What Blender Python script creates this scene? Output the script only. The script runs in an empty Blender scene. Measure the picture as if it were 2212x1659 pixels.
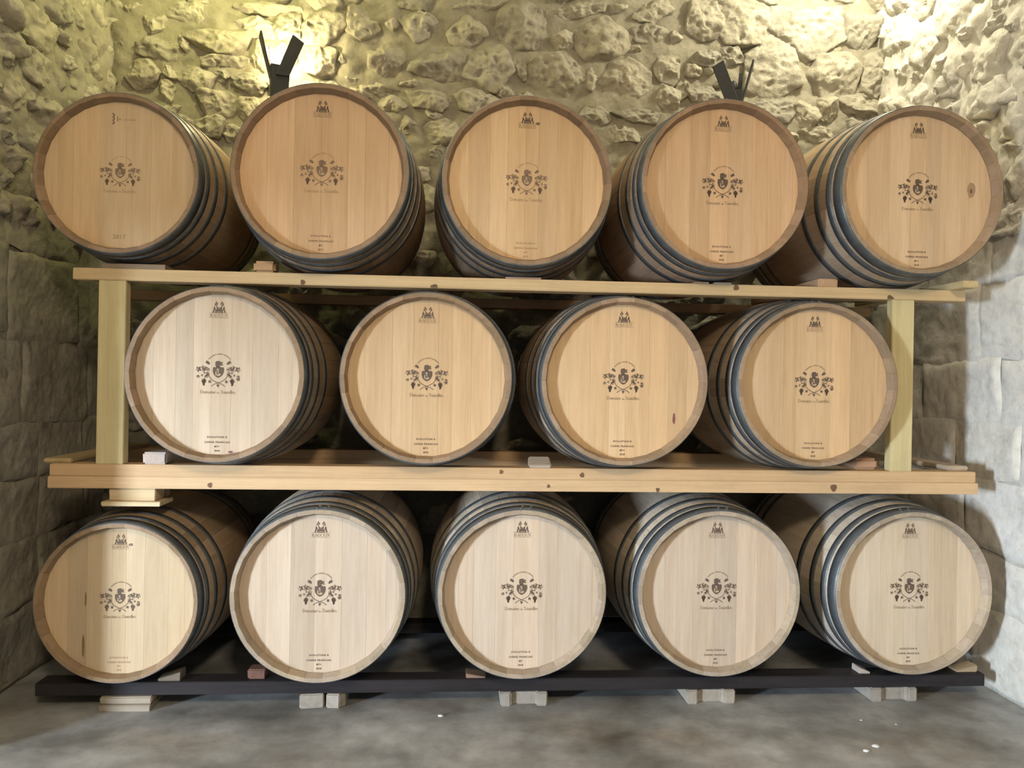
import bpy, bmesh, math, random
from mathutils import Vector, Matrix, noise
scene = bpy.context.scene
C = scene.collection
R = math.radians
PI = math.pi

# ------------------------------------------------------------------ camera
cam_d = bpy.data.cameras.new('camera')
cam_d.sensor_fit = 'HORIZONTAL'; cam_d.sensor_width = 36.0; cam_d.lens = 1720 / 2212 * 36.0
cam_d.clip_start = 0.05
cam = bpy.data.objects.new('camera', cam_d); C.objects.link(cam)
cam.matrix_world = (Matrix.Translation((0, 0, 1.134)) @ Matrix.Rotation(R(-4.1), 4, 'Z')
                    @ Matrix.Rotation(R(90), 4, 'X') @ Matrix.Rotation(R(0.95), 4, 'Z'))
scene.camera = cam

# ------------------------------------------------------------------ world, lights, exposure
w = bpy.data.worlds.new('world'); scene.world = w; w.use_nodes = True
w.node_tree.nodes['Background'].inputs[0].default_value = (0.72, 0.84, 0.95, 1)
w.node_tree.nodes['Background'].inputs[1].default_value = 0.18
scene.view_settings.view_transform = 'Standard'
scene.view_settings.look = 'None'
scene.view_settings.gamma = 1.0
scene.view_settings.use_curve_mapping = False
scene.view_settings.exposure = 0.2

def light(name, kind, loc, power, col, target=None, **kw):
    d = bpy.data.lights.new(name, kind); d.energy = power; d.color = col
    for k, v in kw.items(): setattr(d, k, v)
    o = bpy.data.objects.new(name, d); C.objects.link(o); o.location = loc
    if target:
        o.rotation_euler = (Vector(target) - Vector(loc)).to_track_quat('-Z', 'Y').to_euler()
    return o
# daylight from the cellar door, left of the camera
light('door_daylight', 'AREA', (-6.1, -2.35, 0.95), 820, (0.76, 0.88, 1.0), (0.9, 2.8, 0.9),
      shape='RECTANGLE', size=0.55, size_y=1.3)
# warm ceiling lamp of the room, above and behind the camera
light('room_lamp', 'POINT', (0.4, -1.3, 2.95), 225, (1.0, 0.79, 0.52), shadow_soft_size=0.22)
# two lamps on the vault above the rack (out of frame)
light('vault_lamp', 'POINT', (-1.05, 3.28, 3.05), 18, (1.0, 0.95, 0.36), shadow_soft_size=0.035)
light('vault_lamp', 'POINT', (1.72, 3.26, 3.20), 42, (1.0, 0.93, 0.68), shadow_soft_size=0.035)

# ------------------------------------------------------------------ helpers
def obj(name, me, mat=None, parent=None, loc=None, **props):
    o = bpy.data.objects.new(name, me); C.objects.link(o)
    if mat is not None and me is not None and len(me.materials) == 0: me.materials.append(mat)
    if parent is not None: o.parent = parent
    if loc is not None: o.location = loc
    for k, v in props.items(): o[k] = v
    return o
def mesh_of(name, bm, smooth=False):
    me = bpy.data.meshes.new(name); bm.to_mesh(me); bm.free()
    if smooth:
        for p in me.polygons: p.use_smooth = True
    return me
def pydata(name, v, f, smooth=False):
    me = bpy.data.meshes.new(name); me.from_pydata(v, [], f); me.update()
    if smooth:
        for p in me.polygons: p.use_smooth = True
    return me
def empty(name, loc, **props):
    o = bpy.data.objects.new(name, None); C.objects.link(o); o.location = loc
    o.empty_display_size = 0.05
    for k, v in props.items(): o[k] = v
    return o
def box_mesh(name, sx, sy, sz, bev=0.002, seed=None, rough=0.0, z0=True):
    """bevelled block, origin at the middle of its underside"""
    bm = bmesh.new(); bmesh.ops.create_cube(bm, size=1.0)
    rnd = random.Random(seed)
    for v in bm.verts:
        v.co = Vector((v.co.x * sx, v.co.y * sy, (v.co.z + (0.5 if z0 else 0)) * sz))
        if rough: v.co += Vector([rnd.uniform(-rough, rough) for _ in range(2)] + [0])
    if bev: bmesh.ops.bevel(bm, geom=list(bm.edges), offset=bev, segments=2, affect='EDGES', clamp_overlap=True)
    return mesh_of(name, bm)

# ------------------------------------------------------------------ materials
def new_mat(name):
    m = bpy.data.materials.new(name); m.use_nodes = True
    nt = m.node_tree; nt.nodes.clear()
    out = nt.nodes.new('ShaderNodeOutputMaterial'); b = nt.nodes.new('ShaderNodeBsdfPrincipled')
    nt.links.new(b.outputs[0], out.inputs[0])
    return m, nt, b
def node(nt, t, **kw):
    n = nt.nodes.new('ShaderNode' + t)
    for k, v in kw.items(): setattr(n, k, v)
    return n
def mapping(nt, scale, rand=0.0):
    tc = node(nt, 'TexCoord'); mp = node(nt, 'Mapping'); mp.inputs['Scale'].default_value = scale
    nt.links.new(tc.outputs['Object'], mp.inputs['Vector'])
    if rand:
        oi = node(nt, 'ObjectInfo'); mu = node(nt, 'Math', operation='MULTIPLY'); mu.inputs[1].default_value = rand
        nt.links.new(oi.outputs['Random'], mu.inputs[0])
        cb = node(nt, 'CombineXYZ')
        for i in range(3): nt.links.new(mu.outputs[0], cb.inputs[i])
        nt.links.new(cb.outputs[0], mp.inputs['Location'])
    return mp.outputs[0]
def noise_tex(nt, vec, scale, detail=6, rough=0.6):
    n = node(nt, 'TexNoise'); n.inputs['Scale'].default_value = scale
    n.inputs['Detail'].default_value = detail; n.inputs['Roughness'].default_value = rough
    nt.links.new(vec, n.inputs['Vector']); return n.outputs['Fac']
def ramp(nt, fac, stops):
    r = node(nt, 'ValToRGB'); e = r.color_ramp.elements
    while len(e) < len(stops): e.new(0.5)
    for i, (p, c) in enumerate(stops):
        e[i].position = p; e[i].color = (*c, 1) if len(c) == 3 else c
    nt.links.new(fac, r.inputs[0]); return r.outputs[0]
def mixc(nt, a, b, fac, mode='MIX'):
    m = node(nt, 'Mix', data_type='RGBA', blend_type=mode)
    for s, v in ((6, a), (7, b), (0, fac)):
        if hasattr(v, 'links'): nt.links.new(v, m.inputs[s])
        else: m.inputs[s].default_value = v if s == 0 else (*v, 1)
    return m.outputs[2]
def bump(nt, b, h, strength, dist):
    n = node(nt, 'Bump'); n.inputs['Strength'].default_value = strength; n.inputs['Distance'].default_value = dist
    nt.links.new(h, n.inputs['Height']); nt.links.new(n.outputs[0], b.inputs['Normal'])

def wood_mat(name, scale, tinted=True, base=(0.6, 0.43, 0.26), rough=0.6, contrast=0.75, dirt=0.0, vary=0.0, gain=None):
    m, nt, b = new_mat(name)
    v = mapping(nt, scale, 17.0)
    g = noise_tex(nt, v, 1.0, 8, 0.65)
    fine = noise_tex(nt, mapping(nt, tuple(s * 4 for s in scale), 5.0), 1.0, 4, 0.7)
    if tinted:
        oi = node(nt, 'ObjectInfo'); col = oi.outputs['Color']
    else:
        rgb = node(nt, 'RGB'); rgb.outputs[0].default_value = (*base, 1); col = rgb.outputs[0]
    if gain: col = mixc(nt, col, (gain, gain * 0.95, gain * 0.9), 1.0, 'MULTIPLY')
    gr = ramp(nt, g, [(0.25, (contrast, contrast * 0.96, contrast * 0.9)), (0.6, (1, 1, 1)), (0.85, (1.0, 0.98, 0.95))])
    col = mixc(nt, col, gr, 1.0, 'MULTIPLY')
    fr = ramp(nt, fine, [(0.3, (0.88, 0.86, 0.83)), (0.6, (1, 1, 1))])
    col = mixc(nt, col, fr, 0.8, 'MULTIPLY')
    if vary:
        oi2 = node(nt, 'ObjectInfo')
        vr = ramp(nt, oi2.outputs['Random'], [(0, (1 - vary, 1 - vary, 1 - vary * 1.1)), (1, (1, 1, 1))])
        col = mixc(nt, col, vr, 1.0, 'MULTIPLY')
    if dirt:
        d = noise_tex(nt, mapping(nt, (3, 3, 3), 9.0), 1.5, 7, 0.65)
        dr = ramp(nt, d, [(0.45, (1, 1, 1)), (0.75, (1 - dirt, 1 - dirt, 1 - dirt * 0.95))])
        col = mixc(nt, col, dr, 1.0, 'MULTIPLY')
    nt.links.new(col, b.inputs['Base Color'])
    b.inputs['Roughness'].default_value = rough; b.inputs['Specular IOR Level'].default_value = 0.25
    bump(nt, b, fine, 0.12, 0.002)
    return m
M = {}
M['head_oak'] = wood_mat('head_oak', (26, 26, 1.6), contrast=0.84)
M['stave_oak'] = wood_mat('stave_oak', (30, 1.6, 30), contrast=0.8, dirt=0.18, vary=0.22)
M['end_oak'] = wood_mat('stave_end_grain', (40, 40, 40), contrast=0.8, dirt=0.1, vary=0.2, gain=0.70)
M['pine_x'] = wood_mat('pine_along_x', (1.2, 40, 40), contrast=0.82, dirt=0.12)
M['pine_y'] = wood_mat('pine_along_y', (30, 1.5, 30), contrast=0.8, dirt=0.2)
M['pine_z'] = wood_mat('pine_along_z', (40, 40, 1.2), contrast=0.82, dirt=0.12)
M['dark_x'] = wood_mat('dark_timber', (1.5, 30, 30), contrast=0.55, dirt=0.4, rough=0.5)

def flat_mat(name, col, rough=0.6, metal=0.0, emit=None, es=1.0):
    m, nt, b = new_mat(name)
    v = mapping(nt, (1, 1, 1), 3.0); n = noise_tex(nt, v, 40, 4, 0.6)
    cr = ramp(nt, n, [(0.3, tuple(c * 0.8 for c in col)), (0.7, col)])
    nt.links.new(cr, b.inputs['Base Color'])
    b.inputs['Roughness'].default_value = rough; b.inputs['Metallic'].default_value = metal
    if emit:
        b.inputs['Emission Color'].default_value = (*emit, 1); b.inputs['Emission Strength'].default_value = es
    return m
M['ink'] = flat_mat('branded_ink', (0.13, 0.09, 0.065), 0.8)
M['ink_mid'] = flat_mat('worn_ink', (0.24, 0.165, 0.105), 0.8)
M['ink_faint'] = flat_mat('faint_ink', (0.40, 0.275, 0.16), 0.8)
M['ink_gap'] = flat_mat('bare_wood_in_print', (0.52, 0.39, 0.27), 0.8)
M['wine'] = flat_mat('wine_stain', (0.24, 0.09, 0.09), 0.8)
M['streak'] = flat_mat('dark_streak', (0.24, 0.16, 0.075), 0.8)
M['knot'] = flat_mat('knot_wood', (0.17, 0.095, 0.05), 0.7)
M['iron'] = flat_mat('black_iron', (0.018, 0.019, 0.022), 0.55, 0.3)
M['bulb'] = flat_mat('glowing_bulb', (1, 0.9, 0.6), 0.4, 0, (1.0, 0.86, 0.5), 40.0)
M['chip'] = flat_mat('white_plaster_chip', (0.75, 0.76, 0.78), 0.7)

def steel_mat():
    m, nt, b = new_mat('galvanised_steel')
    n = noise_tex(nt, mapping(nt, (1, 1, 1), 7.0), 22, 6, 0.65)
    c = ramp(nt, n, [(0.3, (0.070, 0.080, 0.090)), (0.7, (0.135, 0.150, 0.162))])
    nt.links.new(c, b.inputs['Base Color'])
    rr = ramp(nt, n, [(0.3, (0.5, 0.5, 0.5)), (0.7, (0.34, 0.34, 0.34))]); nt.links.new(rr, b.inputs['Roughness'])
    b.inputs['Metallic'].default_value = 0.3
    return m
M['steel'] = steel_mat()

def stone_mat(name, a, bcol, ccol, bs=0.7, bd=0.02, vary=0.25):
    m, nt, b = new_mat(name)
    v = mapping(nt, (1, 1, 1), 0.0)
    n1 = noise_tex(nt, v, 5.0, 9, 0.65); n2 = noise_tex(nt, v, 26.0, 8, 0.7)
    col = ramp(nt, n1, [(0.32, bcol), (0.5, a), (0.7, ccol)])
    sp = ramp(nt, n2, [(0.3, (0.72, 0.70, 0.66)), (0.5, (1, 1, 1))])
    col = mixc(nt, col, sp, 0.7, 'MULTIPLY')
    oi = node(nt, 'ObjectInfo')
    vr = ramp(nt, oi.outputs['Random'], [(0, (1 - vary, 1 - vary, 1 - vary)), (0.5, (0.97, 0.95, 0.90)), (1, (1, 1, 1))])
    col = mixc(nt, col, vr, 1.0, 'MULTIPLY')
    nt.links.new(col, b.inputs['Base Color'])
    b.inputs['Roughness'].default_value = 0.9; b.inputs['Specular IOR Level'].default_value = 0.15
    vo = node(nt, 'TexVoronoi'); vo.inputs['Scale'].default_value = 30; nt.links.new(v, vo.inputs['Vector'])
    ad = node(nt, 'Math', operation='ADD'); nt.links.new(n2, ad.inputs[0]); nt.links.new(n1, ad.inputs[1])
    ml = node(nt, 'Math', operation='MULTIPLY_ADD'); nt.links.new(vo.outputs['Distance'], ml.inputs[0])
    ml.inputs[1].default_value = 0.4; nt.links.new(ad.outputs[0], ml.inputs[2])
    bump(nt, b, ml.outputs[0], bs, bd)
    return m
M['stone'] = stone_mat('limestone', (0.40, 0.375, 0.31), (0.28, 0.265, 0.225), (0.50, 0.475, 0.405))
M['mortar'] = stone_mat('lime_mortar', (0.31, 0.29, 0.235), (0.24, 0.225, 0.185), (0.37, 0.35, 0.29), 0.6, 0.014, 0.0)
M['plaster'] = stone_mat('rough_plaster', (0.72, 0.71, 0.685), (0.60, 0.59, 0.565), (0.79, 0.785, 0.765), 0.45, 0.010, 0.10)
M['grey_stone'] = stone_mat('shaded_grey_stone', (0.40, 0.385, 0.34), (0.29, 0.28, 0.25), (0.49, 0.475, 0.425), 0.55, 0.014, 0.15)  # left wall blocks: some dirt, plus shade put into the darker colour
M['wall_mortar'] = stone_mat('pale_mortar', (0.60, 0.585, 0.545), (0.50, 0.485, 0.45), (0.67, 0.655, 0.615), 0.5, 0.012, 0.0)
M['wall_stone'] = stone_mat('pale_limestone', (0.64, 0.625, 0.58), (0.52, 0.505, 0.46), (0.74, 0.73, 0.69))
M['block'] = stone_mat('pale_concrete', (0.38, 0.35, 0.315), (0.29, 0.265, 0.235), (0.45, 0.425, 0.39), 0.4, 0.006, 0.15)

def floor_mat():
    m, nt, b = new_mat('stained_concrete')
    v = mapping(nt, (1, 1, 1))
    n1 = noise_tex(nt, v, 2.6, 8, 0.62); n2 = noise_tex(nt, v, 6.0, 8, 0.66); n3 = noise_tex(nt, mapping(nt, (1.3, 2.0, 1)), 1.1, 6, 0.6)
    c = ramp(nt, n1, [(0.30, (0.16, 0.16, 0.158)), (0.46, (0.285, 0.298, 0.31)), (0.60, (0.43, 0.45, 0.475)), (0.74, (0.58, 0.61, 0.645))])
    br = ramp(nt, n3, [(0.50, (1, 1, 1)), (0.66, (0.80, 0.66, 0.50))])
    c = mixc(nt, c, br, 0.6, 'MULTIPLY')
    d = ramp(nt, n2, [(0.34, (0.66, 0.65, 0.63)), (0.56, (1, 1, 1))])
    c = mixc(nt, c, d, 0.8, 'MULTIPLY')
    nt.links.new(c, b.inputs['Base Color'])
    r = ramp(nt, n2, [(0.3, (0.38, 0.38, 0.38)), (0.7, (0.62, 0.62, 0.62))]); nt.links.new(r, b.inputs['Roughness'])
    b.inputs['Specular IOR Level'].default_value = 0.4
    bump(nt, b, n2, 0.15, 0.004)
    return m
M['floor'] = floor_mat()

# ------------------------------------------------------------------ the setting
XL, XR, YB, ZC = -1.60, 2.055, 3.79, 3.6
def fbm(p, o=5): return noise.fractal(p, 0.9, 2.1, o)
def relief(name, u0, u1, v0, v1, step, place, amp, mat, seed, front=None):
    """rough wall skin: grid in (u,v) pushed along its normal"""
    nu = int((u1 - u0) / step) + 1; nv = int((v1 - v0) / step) + 1
    vs = []; fs = []
    for j in range(nv):
        for i in range(nu):
            u = u0 + (u1 - u0) * i / (nu - 1); v = v0 + (v1 - v0) * j / (nv - 1)
            p = Vector((u, v, seed))
            a = amp(u, v)
            h = a * (0.4 * fbm(p * 1.7, 3) + 0.5 * fbm(p * 7 + Vector((3, 1, 9)), 5) + (0.24 * noise.noise(p * 17) + 0.16 * noise.noise(p * 36)))
            vs.append(place(u, v, h))
    n = nu * nv
    for j in range(nv - 1):
        for i in range(nu - 1):
            a = j * nu + i; fs.append((a, a + 1, a + nu + 1, a + nu))
    # give the skin a solid back, 0.35 m deep
    b0 = len(vs)
    for (i, j) in ((0, 0), (nu - 1, 0), (nu - 1, nv - 1), (0, nv - 1)):
        vs.append(place(u0 + (u1 - u0) * i / (nu - 1), v0 + (v1 - v0) * j / (nv - 1), -0.35))
    fs.append((b0 + 3, b0 + 2, b0 + 1, b0))
    fs.append(tuple([b0, b0 + 1] + [i for i in range(nu - 1, -1, -1)]))
    fs.append(tuple([b0 + 2, b0 + 3] + [(nv - 1) * nu + i for i in range(nu)]))
    fs.append(tuple([b0 + 1, b0 + 2] + [j * nu + nu - 1 for j in range(nv - 1, -1, -1)]))
    fs.append(tuple([b0 + 3, b0] + [j * nu for j in range(nv)]))
    me = pydata(name, vs, fs, True)
    return obj(name, me, mat, kind='structure')

floor = obj('floor', pydata('floor', [(-8, -3.5, 0), (5, -3.5, 0), (5, 4.4, 0), (-8, 4.4, 0),
                                      (-8, -3.5, -.2), (5, -3.5, -.2), (5, 4.4, -.2), (-8, 4.4, -.2)],
            [(0, 1, 2, 3), (7, 6, 5, 4), (0, 4, 5, 1), (1, 5, 6, 2), (2, 6, 7, 3), (3, 7, 4, 0)]), M['floor'], kind='structure')
ceiling = obj('ceiling', pydata('ceiling', [(-8, -3.5, ZC), (5, -3.5, ZC), (5, 4.4, ZC), (-8, 4.4, ZC),
                                      (-8, -3.5, ZC + .2), (5, -3.5, ZC + .2), (5, 4.4, ZC + .2), (-8, 4.4, ZC + .2)],
            [(3, 2, 1, 0), (4, 5, 6, 7), (1, 5, 4, 0), (2, 6, 5, 1), (3, 7, 6, 2), (0, 4, 7, 3)]), M['plaster'], kind='structure')
wall_back = relief('wall_back', XL - 0.1, XR + 0.1, 0, ZC, 0.016, lambda u, v, h: (u, YB - h, v), lambda u, v: 0.040, M['mortar'], 1.3)
def side_amp(u, v): return 0.045 if v > 1.78 else 0.010
wall_left = relief('wall_left', 2.3, YB + 0.1, 0, ZC, 0.016, lambda u, v, h: (XL + h, u, v), side_amp, M['mortar'], 5.1)
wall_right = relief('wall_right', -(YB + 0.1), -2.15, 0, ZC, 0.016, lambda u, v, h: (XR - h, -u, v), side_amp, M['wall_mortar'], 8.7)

# added unseen wall left of the camera; low opening keeps daylight off upper rows
def boxes(name, lst, mat):
    vs = []; fs = []
    for (x0, x1, y0, y1, z0, z1) in lst:
        b = len(vs); vs += [(x, y, z) for z in (z0, z1) for (x, y) in ((x0, y0), (x1, y0), (x1, y1), (x0, y1))]
        fs += [tuple(b + i for i in f) for f in ((3, 2, 1, 0), (4, 5, 6, 7), (0, 1, 5, 4), (1, 2, 6, 5), (2, 3, 7, 6), (3, 0, 4, 7))]
    return obj(name, pydata(name, vs, fs), mat, kind='structure')
boxes('wall_daylight_baffle', [(-3.25, -2.95, -3.4, -1.0, 0, ZC), (-3.25, -2.95, 1.55, 2.3, 0, ZC), (-3.25, -2.95, -1.0, 1.55, 1.17, ZC)], M['plaster'])

# rubble stones, each its own part of its wall
def stone_mesh(w_, h_, d, seed, sub=3, crag=1.0):
    """angular block: a ball cut by random planes, its face broken by crags; only the exposed half is kept"""
    bm = bmesh.new(); bmesh.ops.create_icosphere(bm, subdivisions=sub, radius=1.0)
    bmesh.ops.delete(bm, geom=[v for v in bm.verts if v.co.y > 0.35], context='VERTS')
    rnd = random.Random(seed); off = Vector((rnd.uniform(-50, 50), rnd.uniform(-50, 50), rnd.uniform(-50, 50)))
    planes = []
    nside = rnd.randint(5, 7); a0 = rnd.uniform(0, 6.28)
    for k in range(nside):                                   # sides: irregular polygon outline
        a = a0 + 2 * PI * (k + rnd.uniform(-0.28, 0.28)) / nside
        planes.append((Vector((math.cos(a), rnd.uniform(-0.35, 0.15), math.sin(a))).normalized(), rnd.uniform(0.74, 1.0)))
    for k in range(5):                                       # chips off the front
        a = rnd.uniform(0, 6.28); t = rnd.uniform(0.15, 0.9)
        planes.append((Vector((math.cos(a) * t, -1, math.sin(a) * t)).normalized(), rnd.uniform(0.62, 0.85)))
    rot = rnd.uniform(-0.15, 0.15); ca, sa = math.cos(rot), math.sin(rot)
    for v in bm.verts:
        dv = v.co.normalized()
        r = 1.35
        for n_, dist in planes:
            q_ = dv.dot(n_)
            if q_ > 1e-4: r = min(r, dist / q_)
        r = min(r, 1.22)
        p = Vector((dv.x * r * w_ / 2 * 1.12, dv.y * r * d * 1.2, dv.z * r * h_ / 2 * 1.12))
        q = p + off
        face = min(1.0, max(0.0, -dv.y * 1.6))
        rid = noise.ridged_multi_fractal(q * 15, 0.9, 2.1, 4, 0.9, 2.0) - 1.1
        c2 = noise.noise(q * 42) + 0.6 * noise.noise(q * 85)
        lump = noise.noise_vector(q * 10)
        pit = max(0.0, noise.noise(q * 24 + Vector((7, 7, 7))) - 0.25)
        p += lump * 0.010
        p.y -= crag * (face * (0.0105 * rid + 0.0068 * c2) - 0.048 * pit * face)
        p += noise.noise_vector(q * 34) * 0.0045 * crag
        v.co = Vector((p.x * ca - p.z * sa, p.y, p.x * sa + p.z * ca))
    return mesh_of('stone', bm, True)

BACK = [(-1.388,2.659,0.186,0.107),(-1.462,2.534,0.143,0.121),(-1.218,2.524,0.158,0.108),(-1.35,2.457,0.072,0.1),(-1.112,2.697,0.237,0.115),(-1.09,2.612,0.194,0.058),(-0.976,2.516,0.151,0.086),(-1.125,2.416,0.158,0.115),(-0.974,2.39,0.094,0.108),(-0.952,2.773,0.166,0.079),(-0.803,2.782,0.108,0.127),(-0.646,2.777,0.196,0.131),(-0.9,2.862,0.289,0.051),(-1.255,2.83,0.208,0.079),(-1.41,2.772,0.1,0.079),(-1.498,2.839,0.078,0.064),(-1.334,2.547,0.079,0.05),(-1.099,2.536,0.058,0.065),(-0.873,2.499,0.043,0.072),(-1.32,2.369,0.115,0.064),(-1.046,2.272,0.115,0.079),(-0.61,2.514,0.131,0.051),(-1.155,2.304,0.136,0.093),(-1.27,2.69,0.072,0.072),(-0.647,2.621,0.145,0.138),(-0.644,2.901,0.19,0.087),(-0.925,2.648,0.087,0.13),(-0.815,2.639,0.123,0.116),(-1.288,2.302,0.122,0.072),(-0.466,2.812,0.167,0.138),(-0.195,2.821,0.161,0.117),(0.032,2.807,0.176,0.125),(0.289,2.827,0.221,0.185),(0.487,2.777,0.111,0.082),(0.686,2.794,0.238,0.171),(-0.341,2.654,0.197,0.131),(-0.097,2.643,0.22,0.147),(0.141,2.639,0.184,0.162),(0.46,2.628,0.244,0.17),(0.802,2.602,0.224,0.164),(0.994,2.67,0.142,0.135),(0.085,2.475,0.169,0.103),(0.654,2.432,0.149,0.089),(-0.135,2.473,0.198,0.088),(-0.088,2.321,0.183,0.103),(-0.234,2.344,0.08,0.073),(-0.432,2.504,0.197,0.058),(0.908,2.834,0.157,0.067),(0.921,2.936,0.157,0.09),(0.861,2.437,0.231,0.067),(0.993,2.52,0.12,0.09),(0.563,2.929,0.267,0.067),(0.026,2.92,0.286,0.059),(-0.316,2.443,0.095,0.073),(0.213,2.524,0.074,0.044),(0.295,2.631,0.063,0.089),(-0.255,2.921,0.219,0.058),(-0.101,2.232,0.066,0.073),(0.633,2.602,0.067,0.104),(0.784,2.34,0.149,0.075),(1.164,2.907,0.173,0.173),(1.391,2.903,0.241,0.188),(1.694,2.895,0.334,0.235),(1.969,2.901,0.183,0.175),(1.19,2.728,0.128,0.068),(1.313,2.737,0.098,0.075),(1.527,2.683,0.272,0.234),(1.835,2.685,0.251,0.213),(2.04,2.683,0.114,0.191),(1.193,2.548,0.143,0.083),(1.518,2.494,0.219,0.113),(1.69,2.474,0.114,0.121),(1.795,2.505,0.091,0.114),(1.987,2.528,0.221,0.099),(1.758,2.378,0.152,0.076),(1.965,2.428,0.129,0.084),(1.082,2.58,0.06,0.082),(1.227,3.045,0.255,0.083),(1.524,3.064,0.28,0.091),(1.836,3.075,0.281,0.087),(2.069,3.062,0.137,0.107),(1.168,2.457,0.09,0.068)]
rnd = random.Random(11)
placed = list(BACK)
def fill(u0, u1, v0, v1, tries, wr, hr, lst, limit):
    for _ in range(tries):
        if len(lst) >= limit: break
        w_, h_ = rnd.uniform(*wr), rnd.uniform(*hr); u, v = rnd.uniform(u0, u1), rnd.uniform(v0, v1)
        if all(abs(u - a) > (w_ + c) * 0.49 or abs(v - b) > (h_ + d) * 0.49 for a, b, c, d in lst): lst.append((u, v, w_, h_))
fill(XL, XR, 0.25, 2.45, 5000, (0.12, 0.26), (0.08, 0.16), placed, 210)
fill(XL, XR, 2.9, 3.4, 900, (0.12, 0.3), (0.07, 0.14), placed, 240)
fill(XL, XR, 2.2, 3.0, 4000, (0.045, 0.10), (0.035, 0.07), placed, 298)
for i, (x, z, w_, h_) in enumerate(placed):
    top = i < len(BACK)
    dep = 0.048 + 0.034 * min(1, min(w_, h_) / 0.15)
    obj('stone', stone_mesh(w_ * (1.16 if top else 1.05), h_ * (1.18 if top else 1.05), dep, 100 + i, 5 if top else 4), M['stone'], wall_back, (x, YB + 0.022, z))
def ashlar_mesh(w_, h_, seed):
    """flat roughly squared block face: shallow grid with worn edges, proud of its joints"""
    nu, nv = max(8, int(w_ / 0.016)), max(8, int(h_ / 0.016)); rnd = random.Random(seed)
    off = Vector((rnd.uniform(-50, 50), rnd.uniform(-50, 50), 0)); vs = []; fs = []
    for j in range(nv + 1):
        for i in range(nu + 1):
            a, b = i / nu * 2 - 1, j / nv * 2 - 1
            x, z = a * w_ / 2, b * h_ / 2
            q = Vector((x, z, 0)) + off
            e = min((1 - abs(a)) * w_ / 2, (1 - abs(b)) * h_ / 2)          # distance to the edge
            wob = noise.noise(q * 9) * 0.010
            k = min(1.0, max(0.0, (e + wob) / 0.016)); k = k * k * (3 - 2 * k)
            y = 0.001 - k * (0.0065 + 0.012 * noise.noise(q * 5) + 0.005 * noise.noise(q * 19) + 0.003 * noise.noise(q * 45))
            vs.append((x + noise.noise(q * 5 + Vector((9, 0, 0))) * 0.022, y, z + noise.noise(q * 5 + Vector((0, 9, 0))) * 0.022))
    for j in range(nv):
        for i in range(nu):
            a = j * (nu + 1) + i; fs.append((a, a + 1, a + nu + 2, a + nu + 1))
    return pydata('stone', vs, fs, True)
def side_stones(wall, x, sgn, seed, y0, y1, mat, mat2):
    lst = []
    for _ in range(9000):
        if len(lst) >= 130: break
        w_, h_ = (rnd.uniform(0.14, 0.32), rnd.uniform(0.10, 0.20)) if len(lst) < 42 else (rnd.uniform(0.07, 0.16), rnd.uniform(0.05, 0.11))
        u, v = rnd.uniform(y0, y1), rnd.uniform(1.72, 3.15)
        if all(abs(u - a) > (w_ + c) * 0.44 or abs(v - b) > (h_ + d) * 0.44 for a, b, c, d in lst): lst.append((u, v, w_, h_))
    for i, (y, z, w_, h_) in enumerate(lst):
        o = obj('stone', stone_mesh(w_ * 1.06, h_ * 1.08, 0.062, seed + i, 4), mat, wall, (x - sgn * 0.026, y, z))
        o.rotation_euler = (0, 0, R(90) * sgn)      # face (-y) turned into the niche
    z = 0.02; k = 0
    while z < 1.74:
        h_ = min(rnd.uniform(0.20, 0.33), 1.80 - z); y = y0 - rnd.uniform(0.0, 0.25)
        while y < y1:
            w_ = rnd.uniform(0.24, 0.58)
            o = obj('stone', ashlar_mesh(w_ + 0.006, h_ + 0.006, seed + 500 + k), mat2, wall, (x + sgn * 0.004, y + w_ / 2, z + h_ / 2 + rnd.uniform(-.004, .004)))
            o.rotation_euler = (0, R(rnd.uniform(-2.5, 2.5)), R(90) * sgn); y += w_; k += 1
        z += h_
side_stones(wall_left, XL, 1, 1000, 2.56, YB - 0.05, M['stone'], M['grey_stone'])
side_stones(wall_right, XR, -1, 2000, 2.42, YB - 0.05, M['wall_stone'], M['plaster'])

# ------------------------------------------------------------------ timber rack
PINE = (0.66, 0.50, 0.29); PINE_R = (0.62, 0.43, 0.25); PINE_G = (0.64, 0.56, 0.32)
def lumber(name, x0, x1, y0, y1, z0, z1, mat, parent, col, bev=0.0025, seed=0):
    me = box_mesh(name, x1 - x0, y1 - y0, z1 - z0, bev, seed, 0.001)
    o = obj(name, me, M[mat], parent)
    base = parent.location if parent is not None else Vector()
    o.location = Vector(((x0 + x1) / 2, (y0 + y1) / 2, z0)) - base
    o.color = (*col, 1)
    return o
TOPZ = 1.505; MIDZ = 0.838; BASEZ = 0.094
RK = 'pine timbers of the barrel rack'
def timber(label, *a, **k):
    o = lumber(*a, **k); o['label'] = label; o['category'] = 'beam' if a[0] == 'timber_beam' else 'post'; o['group'] = RK
    return o
tb = timber('pale pine front beam under the top row of barrels', 'timber_beam', -1.299, 1.868, 2.80, 2.88, 1.465, TOPZ, 'pine_x', None, PINE, seed=1)
tr = timber('shaded rear beam under the backs of the top barrels', 'timber_beam', -1.50, 1.868, 3.47, 3.55, 1.465, TOPZ, 'pine_x', None, PINE_R, seed=2)
mu = timber('upper of the two stacked front beams under the middle barrel row', 'timber_beam', -1.364, 1.917, 2.80, 2.88, 0.797, MIDZ, 'pine_x', None, PINE_R, seed=3)
ml_ = timber('lower of the two stacked front beams, just above the bottom barrels', 'timber_beam', -1.369, 1.926, 2.798, 2.878, 0.756, 0.7968, 'pine_x', None, (0.66, 0.47, 0.28), seed=4)
timber('upper of the two stacked rear beams behind the middle barrel row', 'timber_beam', -1.364, 1.917, 3.47, 3.55, 0.797, MIDZ, 'pine_x', None, PINE_R, seed=5)
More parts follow.
